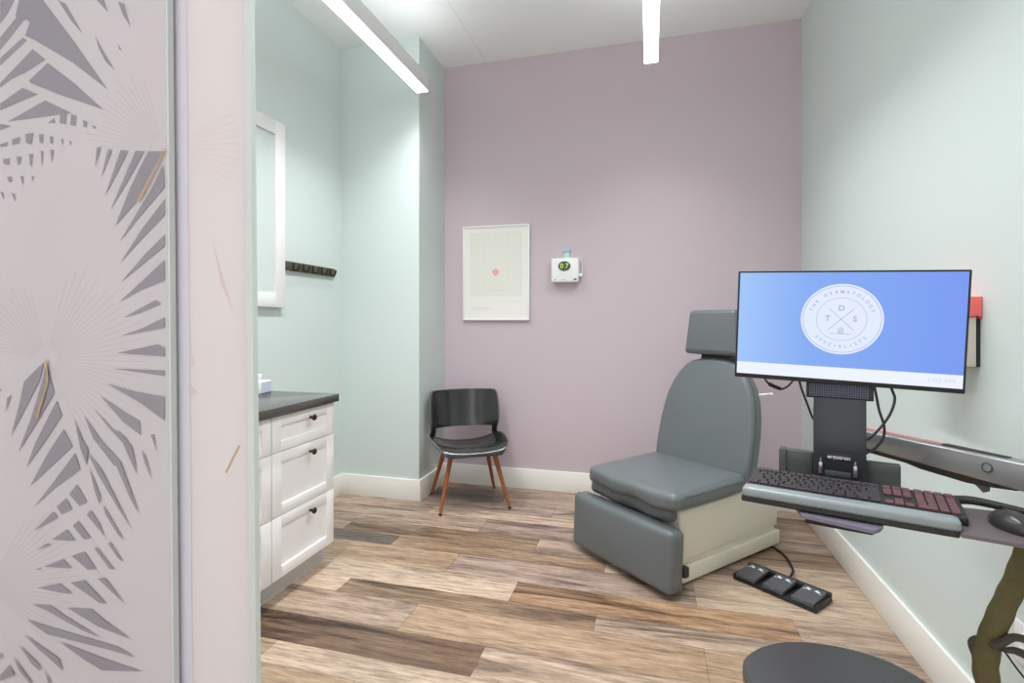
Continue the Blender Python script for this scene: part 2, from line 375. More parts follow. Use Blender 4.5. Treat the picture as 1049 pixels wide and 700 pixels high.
for pts in ([(490, 100), (620, 28), (640, 45), (560, 80)], [(480, 172), (570, 140), (655, 98), (655, 140), (575, 155)], [(465, 240), (630, 205), (655, 220), (655, 255)], [(445, 302), (655, 310), (655, 332)],
            [(425, 362), (540, 395), (655, 415), (655, 510), (620, 485), (560, 440)], [(400, 412), (500, 480), (555, 510), (560, 568), (490, 515)], [(370, 458), (450, 545), (500, 575), (522, 620), (535, 698), (490, 600), (430, 535)],
            [(335, 492), (390, 570), (395, 605), (470, 690), (455, 690), (370, 580)], [(297, 505), (330, 590), (350, 640), (345, 690), (320, 620)],
            [(175, 275), (95, 355), (78, 440), (42, 572), (95, 470), (157, 350)], [(185, 275), (215, 400), (145, 520), (72, 635), (120, 510), (160, 380)], [(225, 430), (245, 490), (180, 590), (105, 695), (140, 600)],
            [(0, 382), (8, 388), (0, 395)], [(28, 420), (45, 405), (20, 480)]):
    gaps.append(gp(pts, 300))
for pts in ([(252, 0), (287, 68), (200, 150), (120, 225), (190, 95)], [(298, 95), (318, 160), (215, 235), (135, 310), (220, 200)], [(305, 220), (345, 290), (315, 305), (275, 258)], [(262, 275), (285, 320), (245, 338), (225, 308)],
            [(210, 328), (230, 352), (135, 405)], [(360, 322), (395, 375), (418, 430), (345, 340)], [(310, 365), (362, 435), (335, 440), (290, 385)], [(265, 400), (300, 445), (205, 440)], [(185, 455), (205, 462), (145, 482)],
            [(440, 450), (490, 530), (470, 515), (430, 455)], [(385, 470), (455, 560), (435, 555), (375, 475)], [(335, 488), (382, 558), (350, 560), (285, 505)], [(250, 518), (285, 555), (175, 548)], [(140, 558), (165, 552), (160, 560)],
            [(355, 150), (400, 270), (395, 300), (375, 240)], [(410, 300), (495, 445), (470, 420), (420, 340)], [(350, 95), (400, 155), (525, 400), (470, 315), (390, 180)], [(380, 20), (480, 130), (555, 340), (520, 280), (465, 150), (400, 60)],
            [(303, 0), (350, 80), (345, 130), (320, 60)], [(465, 0), (525, 70), (545, 180), (500, 80)], [(563, 80), (580, 110), (605, 205), (575, 130)], [(600, 20), (610, 20), (625, 95)]):
    gaps.append(gp(pts, 440))
for pts in ([(190, 212), (305, 192), (370, 245), (310, 238)], [(360, 185), (430, 175), (545, 295), (510, 290)], [(500, 165), (535, 162), (640, 295), (600, 260)], [(165, 298), (260, 305), (320, 350), (515, 470), (420, 430), (240, 330)],
            [(345, 315), (465, 322), (520, 370), (665, 475), (500, 410)], [(135, 375), (240, 410), (600, 515), (690, 570), (560, 530), (240, 450)], [(120, 450), (300, 575), (320, 640), (270, 590), (200, 530)],
            [(305, 490), (540, 580), (725, 642), (520, 635), (430, 580)], [(95, 505), (205, 610), (205, 640), (160, 600)], [(65, 565), (165, 700), (150, 700), (100, 640)], [(0, 660), (45, 610), (75, 660), (0, 690)], [(0, 540), (12, 570), (0, 580)], [(225, 630), (260, 700), (245, 700)]):
    gaps.append(gp(pts, 560, 5))
b = N_()
for i, g in enumerate(gaps): poly(b, [on_d(x, y, D1 - .0004 - .00003 * i) for x, y in g])
obj('clear_leaf_gaps', b, 'gap', d1, smooth=False)
b = N_()
for cx_, cy_, a0_, a1_, r1_ in ((47, 368, -75, 70, 105), (47, 368, 190, 262, 80), (168, 152, 100, 178, 60), (168, 152, 182, 262, 85), (-12, 600, -60, 50, 95)):
    for i in range(int((a1_ - a0_) / 4.5)):
        r = math.radians(a0_ + i * 4.5); c_, s_ = math.cos(r), math.sin(r); ra, rb = 12, r1_ * (.8 + .2 * ((i * 7) % 5) / 4)
        q_ = [(cx_ + c_ * ra - s_ * .2, cy_ + s_ * ra + c_ * .2), (cx_ + c_ * rb - s_ * .45, cy_ + s_ * rb + c_ * .45), (cx_ + c_ * rb + s_ * .45, cy_ + s_ * rb - c_ * .45), (cx_ + c_ * ra + s_ * .2, cy_ + s_ * ra - c_ * .2)]
        if max(p[0] for p in q_) < 168.5: poly(b, [on_d(x, y, D1 - .0002) for x, y in q_])
obj('leaf_ribs', b, 'filmrib', d1, smooth=False)
b = N_()
for (x0, y0_), (x1, y1_), w in (((169.5, 152), (141, 206), 1.2), ((47, 368), (48.5, 392), 1.1), ((48.5, 392), (37.5, 428), 1.3)):
    dx, dy = x1 - x0, y1_ - y0_; l = math.hypot(dx, dy); nx, ny = -dy / l * w, dx / l * w
    poly(b, [on_d(x, y, D1 - .005) for x, y in ((x0 - nx * .5, y0_ - ny * .5), (x0 + nx * .5, y0_ + ny * .5), (x1 + nx, y1_ + ny), (x1 - nx, y1_ - ny))])
obj('leaf_stem', b, 'gold', d1, smooth=False)
e2 = on_d(259, 350, D2).x; s2 = on_d(194.5, 350, D2).x
d2 = thing('door_2', 'pink frosted glass panel with a polished green edge, behind the leaf door', 'glass door', (0, 0, 0), kind='structure')
b = N_(); panel(b, s2, e2 - .013, D2, D2 + .012); obj('film', b, 'pink', d2, smooth=False)
b = N_(); panel(b, s2 - .5, s2 - .0015, D2 + .001, D2 + .011); obj('shaded_glass_margin', b, 'lav', d2, smooth=False)
b = N_(); panel(b, s2 - .0015, s2, D2 - .0005, D2 + .011); obj('margin_reflection', b, 'pinkline', d2, smooth=False)  # thin pink line painted for the reflection along the film edge
b = N_(); panel(b, e2 - .013, e2, D2, D2 + .012); obj('glass_edge', b, 'glassedge', d2, smooth=False)
b = N_()
for a in range(-26, 40, 6):
    r = math.radians(a); x0, y0_ = 198, 150 + 28 * math.sin(r); x1, y1_ = 170 + 76 * math.cos(r), 150 + 76 * math.sin(r)
    poly(b, [on_d(x, y, D2 - .0006) for x, y in ((x0, y0_ - .25), (x1, y1_ - .5), (x1, y1_ + .5), (x0, y0_ + .25))])
for p in ([(216, 240), (222, 262), (240, 322), (226, 290)], [(196, 395), (203, 402), (196, 406)], [(196, 365), (201, 372), (196, 376)]): poly(b, [on_d(x, y, D2 - .0006) for x, y in p])
obj('leaf_lines', b, 'pinkline', d2, smooth=False)
b = N_(); poly(b, [on_d(x, y, D2 - .0008) for x, y in ((230.5, 484), (244.5, 456), (246, 457), (232, 485))]); obj('leaf_stem', b, 'gold', d2, smooth=False)

# ------------------------------------------------------------------ picture, device, mirror, hooks
pc = thing('framed_print', 'thin white framed print with a small coral dot on mauve wall', 'picture', (-1.1835, DB, 1.322), 0)
W_, H_ = .551, .752
b = N_()
for x0, x1, z0, z1 in ((-W_/2, -W_/2 + .012, 0, H_), (W_/2 - .012, W_/2, 0, H_), (-W_/2 + .012, W_/2 - .012, 0, .012), (-W_/2 + .012, W_/2 - .012, H_ - .012, H_)): bx(b, x0, x1, -.025, 0, z0, z1, .001)
obj('frame', b, 'white', pc)
b = N_(); bx(b, -W_/2 + .012, W_/2 - .012, -.017, -.004, .012, H_ - .012); obj('paper', b, 'paper', pc, smooth=False)
b = N_(); bx(b, -.215, .215, -.0174, -.0172, .19, .70); obj('printed_field', b, 'paperbox', pc, smooth=False)
b = N_()
for i in range(9): bx(b, -.2 + i * .05, -.199 + i * .05, -.0177, -.0175, .19, .70)
bx(b, .04, .2, -.0177, -.0175, .145, .148); bx(b, -.2, -.05, -.0177, -.0175, .094, .098); bx(b, -.19, -.02, -.0177, -.0175, .086, .088); bx(b, -.1, .09, -.0179, -.0177, .238, .241)
obj('printed_lines', b, 'paperline', pc, smooth=False)
b = N_(); lathe(b, [(.027, 0), (.027, .0008)], T(0, -.0178, .382) @ RX(90), 28); obj('coral_dot', b, 'coral', pc, smooth=False)

dv = thing('wall_monitor', 'white wall monitor box with an oval green display beside the print', 'monitor', (-.624, DB, 1.609), 0)
b = N_(); bx(b, -.104, .104, -.065, 0, 0, .185, .012, 3); obj('case', b, 'white', dv)
b = N_(); bx(b, -.104, .104, -.0665, -.064, .043, .0445); bx(b, -.05, .02, -.0665, -.064, .056, .0572); bx(b, -.03, .01, -.0665, -.064, .018, .024); obj('case_groove', b, 'paperline', dv, smooth=False)
b = N_(); bmesh.ops.create_circle(b, cap_ends=True, segments=32, radius=.045); 
bb = bmesh.new(); add_mesh(bb, b, Matrix.Diagonal((1.05, .82, 1, 1)))
ext = bmesh.ops.extrude_face_region(bb, geom=bb.faces[:]); bmesh.ops.translate(bb, vec=(0, 0, .004), verts=[g for g in ext['geom'] if isinstance(g, bmesh.types.BMVert)])
bmesh.ops.recalc_face_normals(bb, faces=bb.faces)
scr = obj('display', bb, 'lcd', dv, mx=T(-.002, -.0645, .122) @ RX(90))
b = N_(); add_mesh(b, text_bm('0 7', .05, .0012), T(-.002, -.0692, .122) @ RX(90)); obj('display_digits', b, 'lcdlit', dv, smooth=False)
b = N_(); bx(b, .068, .09, -.067, -.063, .016, .027); obj('printed_mark', b, 'navy', dv, smooth=False)
b = N_(); bx(b, -.076, -.068, -.067, -.063, .016, .024); obj('printed_mark', b, 'navy', dv, smooth=False)
b = N_(); tube(b, [(.1, -.035, .055), (.128, -.035, .05)], .012, 12, 0); tube(b, [(.122, -.033, .06), (.128, -.02, .1), (.118, -.008, .17), (.1, -.003, .2)], .003, 8); obj('side_knob', b, 'white', dv)
b = N_(); bx(b, -.016, .03, -.012, 0, .18, .235, .003); t_ = obj('wall_tag', b, 'green', dv)
b = N_(); bx(b, -.022, .036, -.016, -.001, .232, .262, .004); obj('tag_tip', b, 'teal', t_)

mr = thing('wall_mirror', 'tall pale mirror in flat white frame on the left wall above the cabinets', 'mirror', (WL, 2.32, 1.4), 0)
ML, MR, MH = -.44, .435, 1.157
b = N_(); FW = .085
bx(b, 0, .03, ML, ML + FW, 0, MH, .002); bx(b, 0, .03, MR - FW, MR, 0, MH, .002); bx(b, 0, .03, ML + FW, MR - FW, 0, FW, .002); bx(b, 0, .03, ML + FW, MR - FW, MH - FW, MH, .002)
obj('frame', b, 'white', mr)
b = N_(); bx(b, .004, .016, ML + FW - .004, MR - FW + .004, FW - .004, MH - FW + .004); obj('glazing_panel', b, 'glazing', mr, smooth=False)  # pale mint colour painted in place of the mirror's reflection

hk = thing('coat_hook_rail', 'dark bronze rail of flip-down coat hooks on mint wall', 'coat hooks', (WL, 3.041, 1.671), 0)
b = N_(); bx(b, 0, .02, -.266, .266, -.03, .03, .006, 3); obj('rail', b, 'hookm', hk)
for i in range(5):
    y = -.2 + i * .1
    b = N_(); bx(b, .02, .027, y - .007, y + .007, -.026, .026, .002, 2); tube(b, [(.026, y, -.018), (.048, y + .004, -.026), (.06, y + .008, -.004), (.06, y + .01, .012)], .006, 8); obj('hook', b, 'blacktip', hk)

# ------------------------------------------------------------------ cabinets and counter
def drawer_unit(y0, y1, label):
    t = thing('drawer_cabinet', label, 'cabinet', (WL + .001, (y0 + y1) / 2, 0), 0, 'white drawer cabinets under the counter')
    w = (y1 - y0) / 2; DP = -1.6657 - WL - .001
    b = N_(); bx(b, 0.018, DP - .021, -w, w, .10, .874); obj('carcass', b, 'cabinet', t, smooth=False)
    b = N_(); bx(b, 0.018, DP - .065, -w, w, 0, .10); obj('toe_kick', b, 'toe', t, smooth=False)
    for z0, z1 in ((.112, .400), (.404, .699), (.703, .868)):
        b = N_(); g = .0018; x0 = DP - .02; x1 = DP
        fr = .05 if z1 - z0 > .2 else .046
        a, c = -w + g, w - g
        bx(b, x0, x1, a, a + fr * 1.25, z0, z1, .0012); bx(b, x0, x1, c - fr * 1.25, c, z0, z1, .0012)
        bx(b, x0, x1, a + fr * 1.25, c - fr * 1.25, z0, z0 + fr, .0012); bx(b, x0, x1, a + fr * 1.25, c - fr * 1.25, z1 - fr, z1, .0012)
        bx(b, x0, x1 - .009, a + fr, c - fr, z0 + fr - .004, z1 - fr + .004)
        dr = obj('drawer', b, 'cabinet', t)
        b = N_(); zc = z1 - fr * .95
        lathe(b, [(.007, 0), (.006, .012), (.014, .02), (.0165, .026), (.013, .031)], T(x1, .035, zc) @ RY(90), 16); obj('knob', b, 'bronze', dr)
    return t
drawer_unit(1.961, 2.433, 'white three-drawer cabinet with round bronze knobs at counter end')
drawer_unit(1.487, 1.959, 'white three-drawer cabinet mostly hidden behind the glass door edge')
b = N_(); bx(b, WL + .001, -1.645, 1.40, 2.452, .874, .915, .002)
tag(obj('countertop', b, 'counter'), 'dark grey laminate countertop over the white drawers', 'countertop')
tb = thing('tissue_box', 'small white box with blue side on the dark countertop', 'box', (-2.10, 2.375, .915), 10)
b = N_(); bx(b, -.10, .045, -.06, .045, 0, .066, .003); obj('carton', b, 'tissue', tb)
b = N_(); bx(b, .0452, .0465, -.057, .042, .004, .062); obj('printed_side', b, 'tissueblue', tb, smooth=False)
b = N_(); cushion(b, .05, .04, .05, .018, (0, 0, 0), T(-.02, 0, .078), 6, lambda p, t: Vector((p.x * (1 + .5 * t[2]), p.y * (1 + .6 * t[2] * math.sin(5 * p.x * 20)), p.z))); obj('tissue', b, 'tissue', tb)

# ------------------------------------------------------------------ black accent chair
ch = thing('accent_chair', 'black leather chair with open back and tapered walnut legs in corner', 'chair', (-1.275, 3.516, 0), 31.2)
def shell_pt(s, t):
    """s across -1..1, t: 0 front lip .. 1 top of back"""
    prof = [(-.268, .392), (-.258, .412), (-.20, .424), (-.06, .412), (.07, .398), (.15, .405), (.185, .445), (.20, .51), (.218, .59), (.232, .69), (.24, .775), (.241, .79)]
    hw = [.18, .215, .25, .272, .272, .262, .252, .252, .258, .26, .25, .225]
    n = len(prof) - 1; f = min(t * n, n - 1e-6); i = int(f); k = f - i
    def cr(a, b_, c, d): return .5 * (2 * b_ + (c - a) * k + (2 * a - 5 * b_ + 4 * c - d) * k * k + (3 * b_ - a - 3 * c + d) * k ** 3)
    g = lambda A, q: cr(A[max(i - 1, 0)][q], A[i][q], A[i + 1][q], A[min(i + 2, n)][q])
    y, z = g(prof, 0), g(prof, 1); H1 = [(h,) for h in hw]; w = g(H1, 0)
    s2 = abs(s) ** 2.4
    seat = max(0, 1 - abs(t - .36) / .30)
    back = max(0, min(1, (t - .45) / .25))
    lift = .075 * seat ** .7 * s2 * (1 if t > .1 else t / .1)
    fwd = -.125 * back * s2 * (1 - .35 * max(0, (t - .8) / .2))
    # sides between seat and back sweep upward and join the backrest band
    return Vector((w * s - .012, y + fwd, z + lift))
def shell(bm, fa, fb, ns=28, nt=24, cond=None):
    vs = {}
    def V(i, j):
        if (i, j) not in vs: vs[i, j] = bm.verts.new(shell_pt(-1 + 2 * i / ns, fa + (fb - fa) * j / nt))
        return vs[i, j]
    for j in range(nt):
        for i in range(ns):
            s = -1 + 2 * (i + .5) / ns; t = fa + (fb - fa) * (j + .5) / nt
            if cond and not cond(s, t): continue
            bm.faces.new((V(i, j), V(i + 1, j), V(i + 1, j + 1), V(i, j + 1)))
def solid(o, th):
    md = o.modifiers.new('thick', 'SOLIDIFY'); md.thickness = th; md.offset = 0
    bv = o.modifiers.new('round', 'BEVEL'); bv.width = th * .42; bv.segments = 3; bv.limit_method = 'ANGLE'; bv.angle_limit = math.radians(55)
TOPH = .64
hole = lambda s, t: not (.475 < t < TOPH and abs(s) < .84)
b = N_(); shell(b, 0, TOPH, 30, 26, hole); o = obj('seat', b, 'leather', ch, ang=180); solid(o, .022)
def edge_pts(fa, fb, sgn=1):
    lo = [shell_pt(-1 + 2 * i / 24, fa) for i in range(25)]; rt = [shell_pt(1, fa + (fb - fa) * i / 16) for i in range(1, 17)]
    hi = [shell_pt(1 - 2 * i / 24, fb) for i in range(1, 25)]; lf = [shell_pt(-1, fb - (fb - fa) * i / 16) for i in range(1, 17)]
    return lo, rt, hi, lf
lo, rt, hi, lf = edge_pts(0, TOPH)
b = N_(); tube(b, lf + lo + rt, .0042, 8, 0); obj('highlight_piping', b, 'highlight_piping', o)
b = N_(); shell(b, TOPH, 1, 30, 14); o = obj('backrest', b, 'leather', ch, ang=180); solid(o, .024)
lo, rt, hi, lf = edge_pts(TOPH, 1)
b = N_(); tube(b, rt + hi + lf, .0042, 8, 0); obj('highlight_piping', b, 'highlight_piping', o)
for sx_, sy_ in ((-1, -1), (1, -1), (-1, 1), (1, 1)):
    foot = Vector((sx_ * .245, sy_ * .228, 0)); top = Vector((sx_ * .15, sy_ * .12 + .0, .397))
    b = N_(); tube(b, [foot + (top - foot) * .03, top], lambda t: .0105 + .0085 * t, 14, 0); lg = obj('leg', b, 'walnut', ch)
    b = N_(); tube(b, [foot + Vector((0, 0, .001)), foot + (top - foot) * .031], .0112, 12, 0); obj('foot_tip', b, 'blacktip', lg)
b = N_(); bx(b, -.15, .15, -.14, .12, .374, .390, .004); obj('seat_frame', b, 'black', ch)

# ------------------------------------------------------------------ exam chair
OX, OY = .144, 2.632
ex = thing('exam_chair', 'grey vinyl powered exam chair on a cream enamel base', 'exam chair', (OX, OY, 0), math.degrees(math.atan2(-.74509, -.66696)))
def E_(f, lat, z): return T(f, -lat, z)
def ebx(bm, f0, f1, l0, l1, z0, z1, bev=0, seg=2): bx(bm, f0, f1, -l1, -l0, z0, z1, bev, seg)
b = N_(); ebx(b, -.885, .0, 0, .50, .014, .092, .006, 3); obj('base_plinth', b, 'cream', ex)
b = N_(); ebx(b, -.86, -.014, .022, .478, .090, .128, .002); obj('base_recess', b, 'cream', ex)
b = N_(); ebx(b, -.866, -.004, .006, .494, .124, .372, .007, 3); obj('base_cover', b, 'cream', ex)
for f in (-.84, -.06):
    for l in (.03, .47):
        b = N_(); lathe(b, [(.014, 0), (.016, .004), (.008, .006), (.008, .018)], E_(f, l, 0), 14); obj('leveling_foot', b, 'chrome', ex)
b = N_(); ebx(b, -.45, .04, .02, .47, .371, .412, .004); obj('seat_frame', b, 'black', ex)
def wrinkle(p, t):
    if t[0] > .3:
        p = p + Vector((0, 0, .012 * math.sin(p.y * 24 + .6) * (t[0] - .3) * (1 if t[2] < .2 else .25)))
    return p
b = N_(); cushion(b, .575, .615, .098, .036, (.008, .006, .012), E_(-.162, .237, .452) @ RY(1.0), 20, wrinkle); st = obj('seat', b, 'vinyl', ex, ang=70)
b = N_(); tube(b, [E_(f, -.0735, .474) @ Vector((0, 0, 0)) for f in (-.42, -.3, -.1, .05)], .0022, 6); tube(b, [E_(f, .5475, .474) @ Vector((0, 0, 0)) for f in (-.42, -.1, .05)], .0022, 6); obj('seat_seam', b, 'seam', st)
b = N_(); cushion(b, .10, .565, .092, .03, (.01, 0, .004), E_(.018, .305, .362) @ RY(-14), 20, wrinkle); obj('front_bolster', b, 'vinyl', ex, ang=70)
b = N_(); cushion(b, .105, .708, .298, .03, (.012, .004, .004), E_(.105, .283, .175) @ RY(-3), 20); fr_ = obj('footrest', b, 'vinyl', ex, ang=70)
b = N_(); ebx(b, .04, .075, -.085, -.05, .10, .15, .006); ebx(b, .03, .06, .02, .5, .06, .3); obj('footrest_bracket', b, 'black', ex)
# backrest outline (lat, up)
pts = [(-.305, 0), (.305, 0)]
for z, w in ((.12, .312), (.26, .31), (.36, .30), (.44, .284), (.51, .258), (.57, .222), (.615, .184), (.642, .14), (.656, .085), (.66, 0)): pts.append((w, z))
for z, w in ((.656, .085), (.642, .14), (.615, .184), (.57, .222), (.51, .258), (.44, .284), (.36, .30), (.26, .31), (.12, .312)): pts.append((-w, z))
LEAN = RY(-13.5)
BK = E_(-.415, .232, .455) @ LEAN
b = N_(); prism(b, pts, .105, BK @ RZ(90) @ T(0, 0, 0), .026, 4); bk = obj('backrest', b, 'vinyl', ex, ang=50)
b = N_(); P_ = [BK @ RZ(90) @ Vector((p[0] * 1.003, .030, p[1] * 1.002)) for p in pts]; tube(b, P_[1:] + [P_[0]], .0018, 6, 0); obj('backrest_seam', b, 'seam', bk)
b = N_(); prism(b, [(-.160, 0), (.160, 0), (.174, .006), (.180, .020), (.158, .245), (.150, .260), (.135, .266), (-.135, .266), (-.150, .260), (-.158, .245), (-.180, .020), (-.174, .006)], .095, BK @ T(.03, 0, .672) @ RY(10) @ RZ(90), .026, 4); hd = obj('headrest', b, 'vinyl', ex, ang=50)
b = N_(); bx(b, -.075, -.045, -.06, .06, .55, .78, .004); o = obj('headrest_bracket', b, 'black', ex, mx=BK)
b = N_(); bx(b, -.10, -.03, -.10, .10, .645, .70, .01); o = obj('headrest_hinge', b, 'black', ex, mx=BK)
b = N_(); tube(b, [(-.1, -.29, .5), (-.12, -.33, .495), (-.11, -.37, .485)], .007, 8); obj('recline_lever', b, 'white', ex, mx=BK @ RZ(180) @ T(.0, 0, 0) if False else BK @ T(0, .62, 0))

# ------------------------------------------------------------------ foot pedal
pd = thing('foot_control', 'black three-pedal foot control on floor beside exam chair', 'foot pedal', (.614, 2.742, 0), -38)
b = N_(); bx(b, -.197, .197, -.085, .085, .002, .016, .003); obj('base_plate', b, 'black', pd)
b = N_(); bx(b, -.197, .197, .055, .085, .016, .044, .004); bx(b, .185, .197, -.085, .06, .014, .03, .002); bx(b, -.197, -.19, -.085, .06, .014, .03, .002); obj('rear_housing', b, 'black', pd)
for i, x in enumerate((-.134, 0, .134)):
    b = N_(); prism(b, [(-.082, .020), (.062, .026), (.062, .046), (-.082, .036)], .098, T(x + .049, 0, 0) @ RZ(90), .003, 2); pl = obj('pedal', b, 'pedal', pd)
    b = N_(); bx(b, x - .012, x + .012, -.088, -.081, .024, .036, .002); obj('pedal_tab', b, 'pedal', pl)
    b = N_()
    for sx_ in (-1, 1):
        cx = x + sx_ * .02
        zz = lambda y: .0366 + (y + .082) / .144 * .010
        for q in ([(cx - .014, .03), (cx + .008, .022), (cx + .012, .034), (cx - .006, .046)], [(cx + sx_ * .008, .018), (cx + sx_ * .02, .02), (cx + sx_ * .018, .027)]):
            if sx_ * 1 < 0 or True: poly(b, [(px, py, zz(py) + .0004) for px, py in q])
    bmesh.ops.recalc_face_normals(b, faces=b.faces); obj('pedal_symbol', b, 'print_white', pl, smooth=False)
cd = N_(); a0 = on_z(812.5, 588, .045); a1 = on_z(812, 580, .03)
tube(cd, [Vector((.66, 2.79, .035)), a0 + Vector((0, .01, 0)), on_z(812, 583, .012), on_z(806, 572, .008), on_z(797, 564, .006), on_z(788, 560, .006), on_z(776, 566, .006), Vector((.45, 3.12, .006))], .0062, 8)
tag(obj('pedal_cord', cd, 'cord'), 'thin black cord from the foot pedals to the exam chair', 'cord')

# ------------------------------------------------------------------ stool
ST = (.415, 1.255, 0)
st = thing('rolling_stool', 'low stool with rounded dark grey padded seat at bottom edge', 'stool', ST, 0)
sz = .50
px = [(768.5, 697), (770, 684), (776, 671), (786, 661.5), (800, 655), (815, 651.8), (830, 651), (845, 653), (862, 658), (882, 665), (900, 672), (920, 682), (947, 699)]
out = [on_z(x, y, sz) - Vector((ST[0], ST[1], sz)) for x, y in px]
last, first = out[-1], out[0]
out += [Vector(p) for p in ((.20, .03, 0), (.205, -.04, 0), (.18, -.11, 0), (.12, -.165, 0), (.03, -.19, 0), (-.07, -.18, 0), (-.15, -.135, 0), (-.2, -.07, 0))]
sm = []
n_ = len(out)
for i in range(n_):
    p0, p1, p2, p3 = out[i - 1], out[i], out[(i + 1) % n_], out[(i + 2) % n_]
    for k in range(5):
        t = k / 5
        sm.append(.5 * ((2 * p1) + (p2 - p0) * t + (2 * p0 - 5 * p1 + 4 * p2 - p3) * t * t + (3 * p1 - p0 - 3 * p2 + p3) * t ** 3))
b = N_(); prism(b, [(p.x, p.y) for p in sm], .055, T(0, 0, sz) @ RX(-90) @ Matrix.Diagonal((1, 1, -1, 1)), .012, 4)
bmesh.ops.recalc_face_normals(b, faces=b.faces)
for v in b.verts: pass
o = obj('seat', b, 'stool', st, ang=50)
b = N_(); prism(b, [(p.x * 1.004, p.y * 1.004) for p in sm], .006, T(0, 0, sz - .022) @ RX(-90) @ Matrix.Diagonal((1, 1, -1, 1)), .002, 2); bmesh.ops.recalc_face_normals(b, faces=b.faces); obj('seat_piping', b, 'stoolside', o)
b = N_(); lathe(b, [(.03, .1), (.03, .28), (.018, .285), (.018, .444)], I4, 20); obj('gas_lift', b, 'chrome', st)
for i in range(5):
    a = i * 72 + 20
    b = N_(); box(b, .24, .035, .022, RZ(a) @ T(.125, 0, .09), .006); lg = obj('base_arm', b, 'chrome', st)
    b = N_(); lathe(b, [(.024, -.012), (.026, -.008), (.026, .008), (.024, .012)], RZ(a) @ T(.235, 0, .0265) @ RX(90), 18); box(b, .02, .03, .04, RZ(a) @ T(.235, 0, .062), .004); obj('caster', b, 'black', lg)

# ------------------------------------------------------------------ workstation mount (neck, tray, arm)
KX, KY, KA = .479, 1.471, -17.75
ws = thing('workstation_mount', 'black and silver wall-mounted swing arm carrying the monitor and keyboard tray', 'monitor arm', (KX, KY, .85), KA)
KM = T(KX, KY, 0) @ RZ(KA); WSI = (T(KX, KY, .85) @ RZ(KA)).inverted()
def wl(p): return WSI @ Vector(p)
Zo = -.85
def wb(bm, u0, u1, v0, v1, z0, z1, bev=0, seg=2): bx(bm, u0, u1, v0, v1, z0 + Zo, z1 + Zo, bev, seg)
b = N_(); wb(b, -.078, .05, .19, .225, .855, 1.088, .004); nk = obj('neck_column', b, 'charcoal', ws)
b = N_(); wb(b, -.047, .016, .1885, .1905, .908, .928, .0008); obj('name_plate', b, 'black', nk)
b = N_(); add_mesh(b, text_bm('ergotron', .0155, .0003), T(-.0155, .1882, .918 + Zo) @ RX(90)); obj('name_lettering', b, 'print_white', nk, smooth=False)
for u in (-.06, .024):
    b = N_(); wb(b, u - .005, u + .005, .180, .192, .868, .900, .002); wb(b, u - .002, u + .002, .182, .19, .898, .912); obj('release_clip', b, 'chrome', nk)
b = N_(); wb(b, -.05, .014, .186, .191, .862, .878, .001); obj('lower_plate', b, 'bluegrey', nk)
b = N_(); wb(b, -.097, .067, .196, .236, 1.084, 1.130, .002); hb = obj('grille_bracket', b, 'black', ws)
b = N_()
for i in range(26): wb(b, -.088 + i * .0056, -.0864 + i * .0056, .1945, .1965, 1.09, 1.126)
for i in range(6): wb(b, -.088, .056, .1948, .1965, 1.0905 + i * .0066, 1.0918 + i * .0066)
obj('grille', b, 'grillem', hb, smooth=False)
b = N_(); wb(b, -.04, .02, .232, .250, 1.05, 1.30, .004); obj('monitor_bracket', b, 'black', ws)
b = N_(); wb(b, -.166, -.08, .228, .262, .84, .915, .006); wb(b, -.172, -.15, .222, .262, .84, .917, .005); wb(b, .05, .130, .228, .262, .84, .905, .003); wb(b, -.08, .05, .226, .26, .85, 1.05); obj('rear_cable_box', b, 'bluegrey', ws)
# tray
b = N_(); wb(b, -.228, .205, -.112, .085, .842, .8535, .004); wb(b, -.20, .19, -.05, .05, .838, .843, .001); tr = obj('keyboard_tray', b, 'armdark', ws)
b = N_(); wb(b, -.09, .06, .02, .24, .832, .8425, .002); obj('tray_support', b, 'black', ws)
b = N_(); wb(b, -.085, .055, -.075, .02, .802, .8365, .003); obj('tray_mechanism', b, 'black', ws)
def hpt(x, y): return WSI @ on_z(x, y, .840)
ho = [(813.5, 517), (821, 527.5), (860, 536), (896, 544), (902, 541.5), (905, 538), (906, 531)]; hi = [(889, 527), (888, 531), (886, 533), (860, 528.5), (835, 524.4), (831, 520.4), (830, 517)]
hp = [hpt(*q) for q in ho + hi]
b = N_(); f = b.faces.new([b.verts.new((p.x, p.y, p.z)) for p in hp])
r = bmesh.ops.extrude_face_region(b, geom=[f]); bmesh.ops.translate(b, vec=(0, 0, -.008), verts=[g for g in r['geom'] if isinstance(g, bmesh.types.BMVert)])
bmesh.ops.recalc_face_normals(b, faces=b.faces); obj('tray_handle', b, 'violet', ws, ang=30)
# mouse plate
b = N_(); mp = [(.205, -.125), (.40, -.125), (.43, -.10), (.43, .06), (.40, .085), (.29, .09), (.205, .075)]
bq = bmesh.new(); f = bq.faces.new([bq.verts.new((x, y, .858 + Zo)) for x, y in mp]); r = bmesh.ops.extrude_face_region(bq, geom=[f]); bmesh.ops.translate(bq, vec=(0, 0, -.008), verts=[g for g in r['geom'] if isinstance(g, bmesh.types.BMVert)]); bmesh.ops.recalc_face_normals(bq, faces=bq.faces); add_mesh(b, bq)
obj('mouse_plate', b, 'traymat', ws, ang=30)
b = N_(); tube(b, [(.215, .105, .864 + Zo), (.26, .11, .870 + Zo), (.33, .09, .868 + Zo), (.40, .06, .864 + Zo), (.43, .02, .862 + Zo)], lambda t: .011 - .004 * t, 10); obj('plate_lip', b, 'armdark', ws)
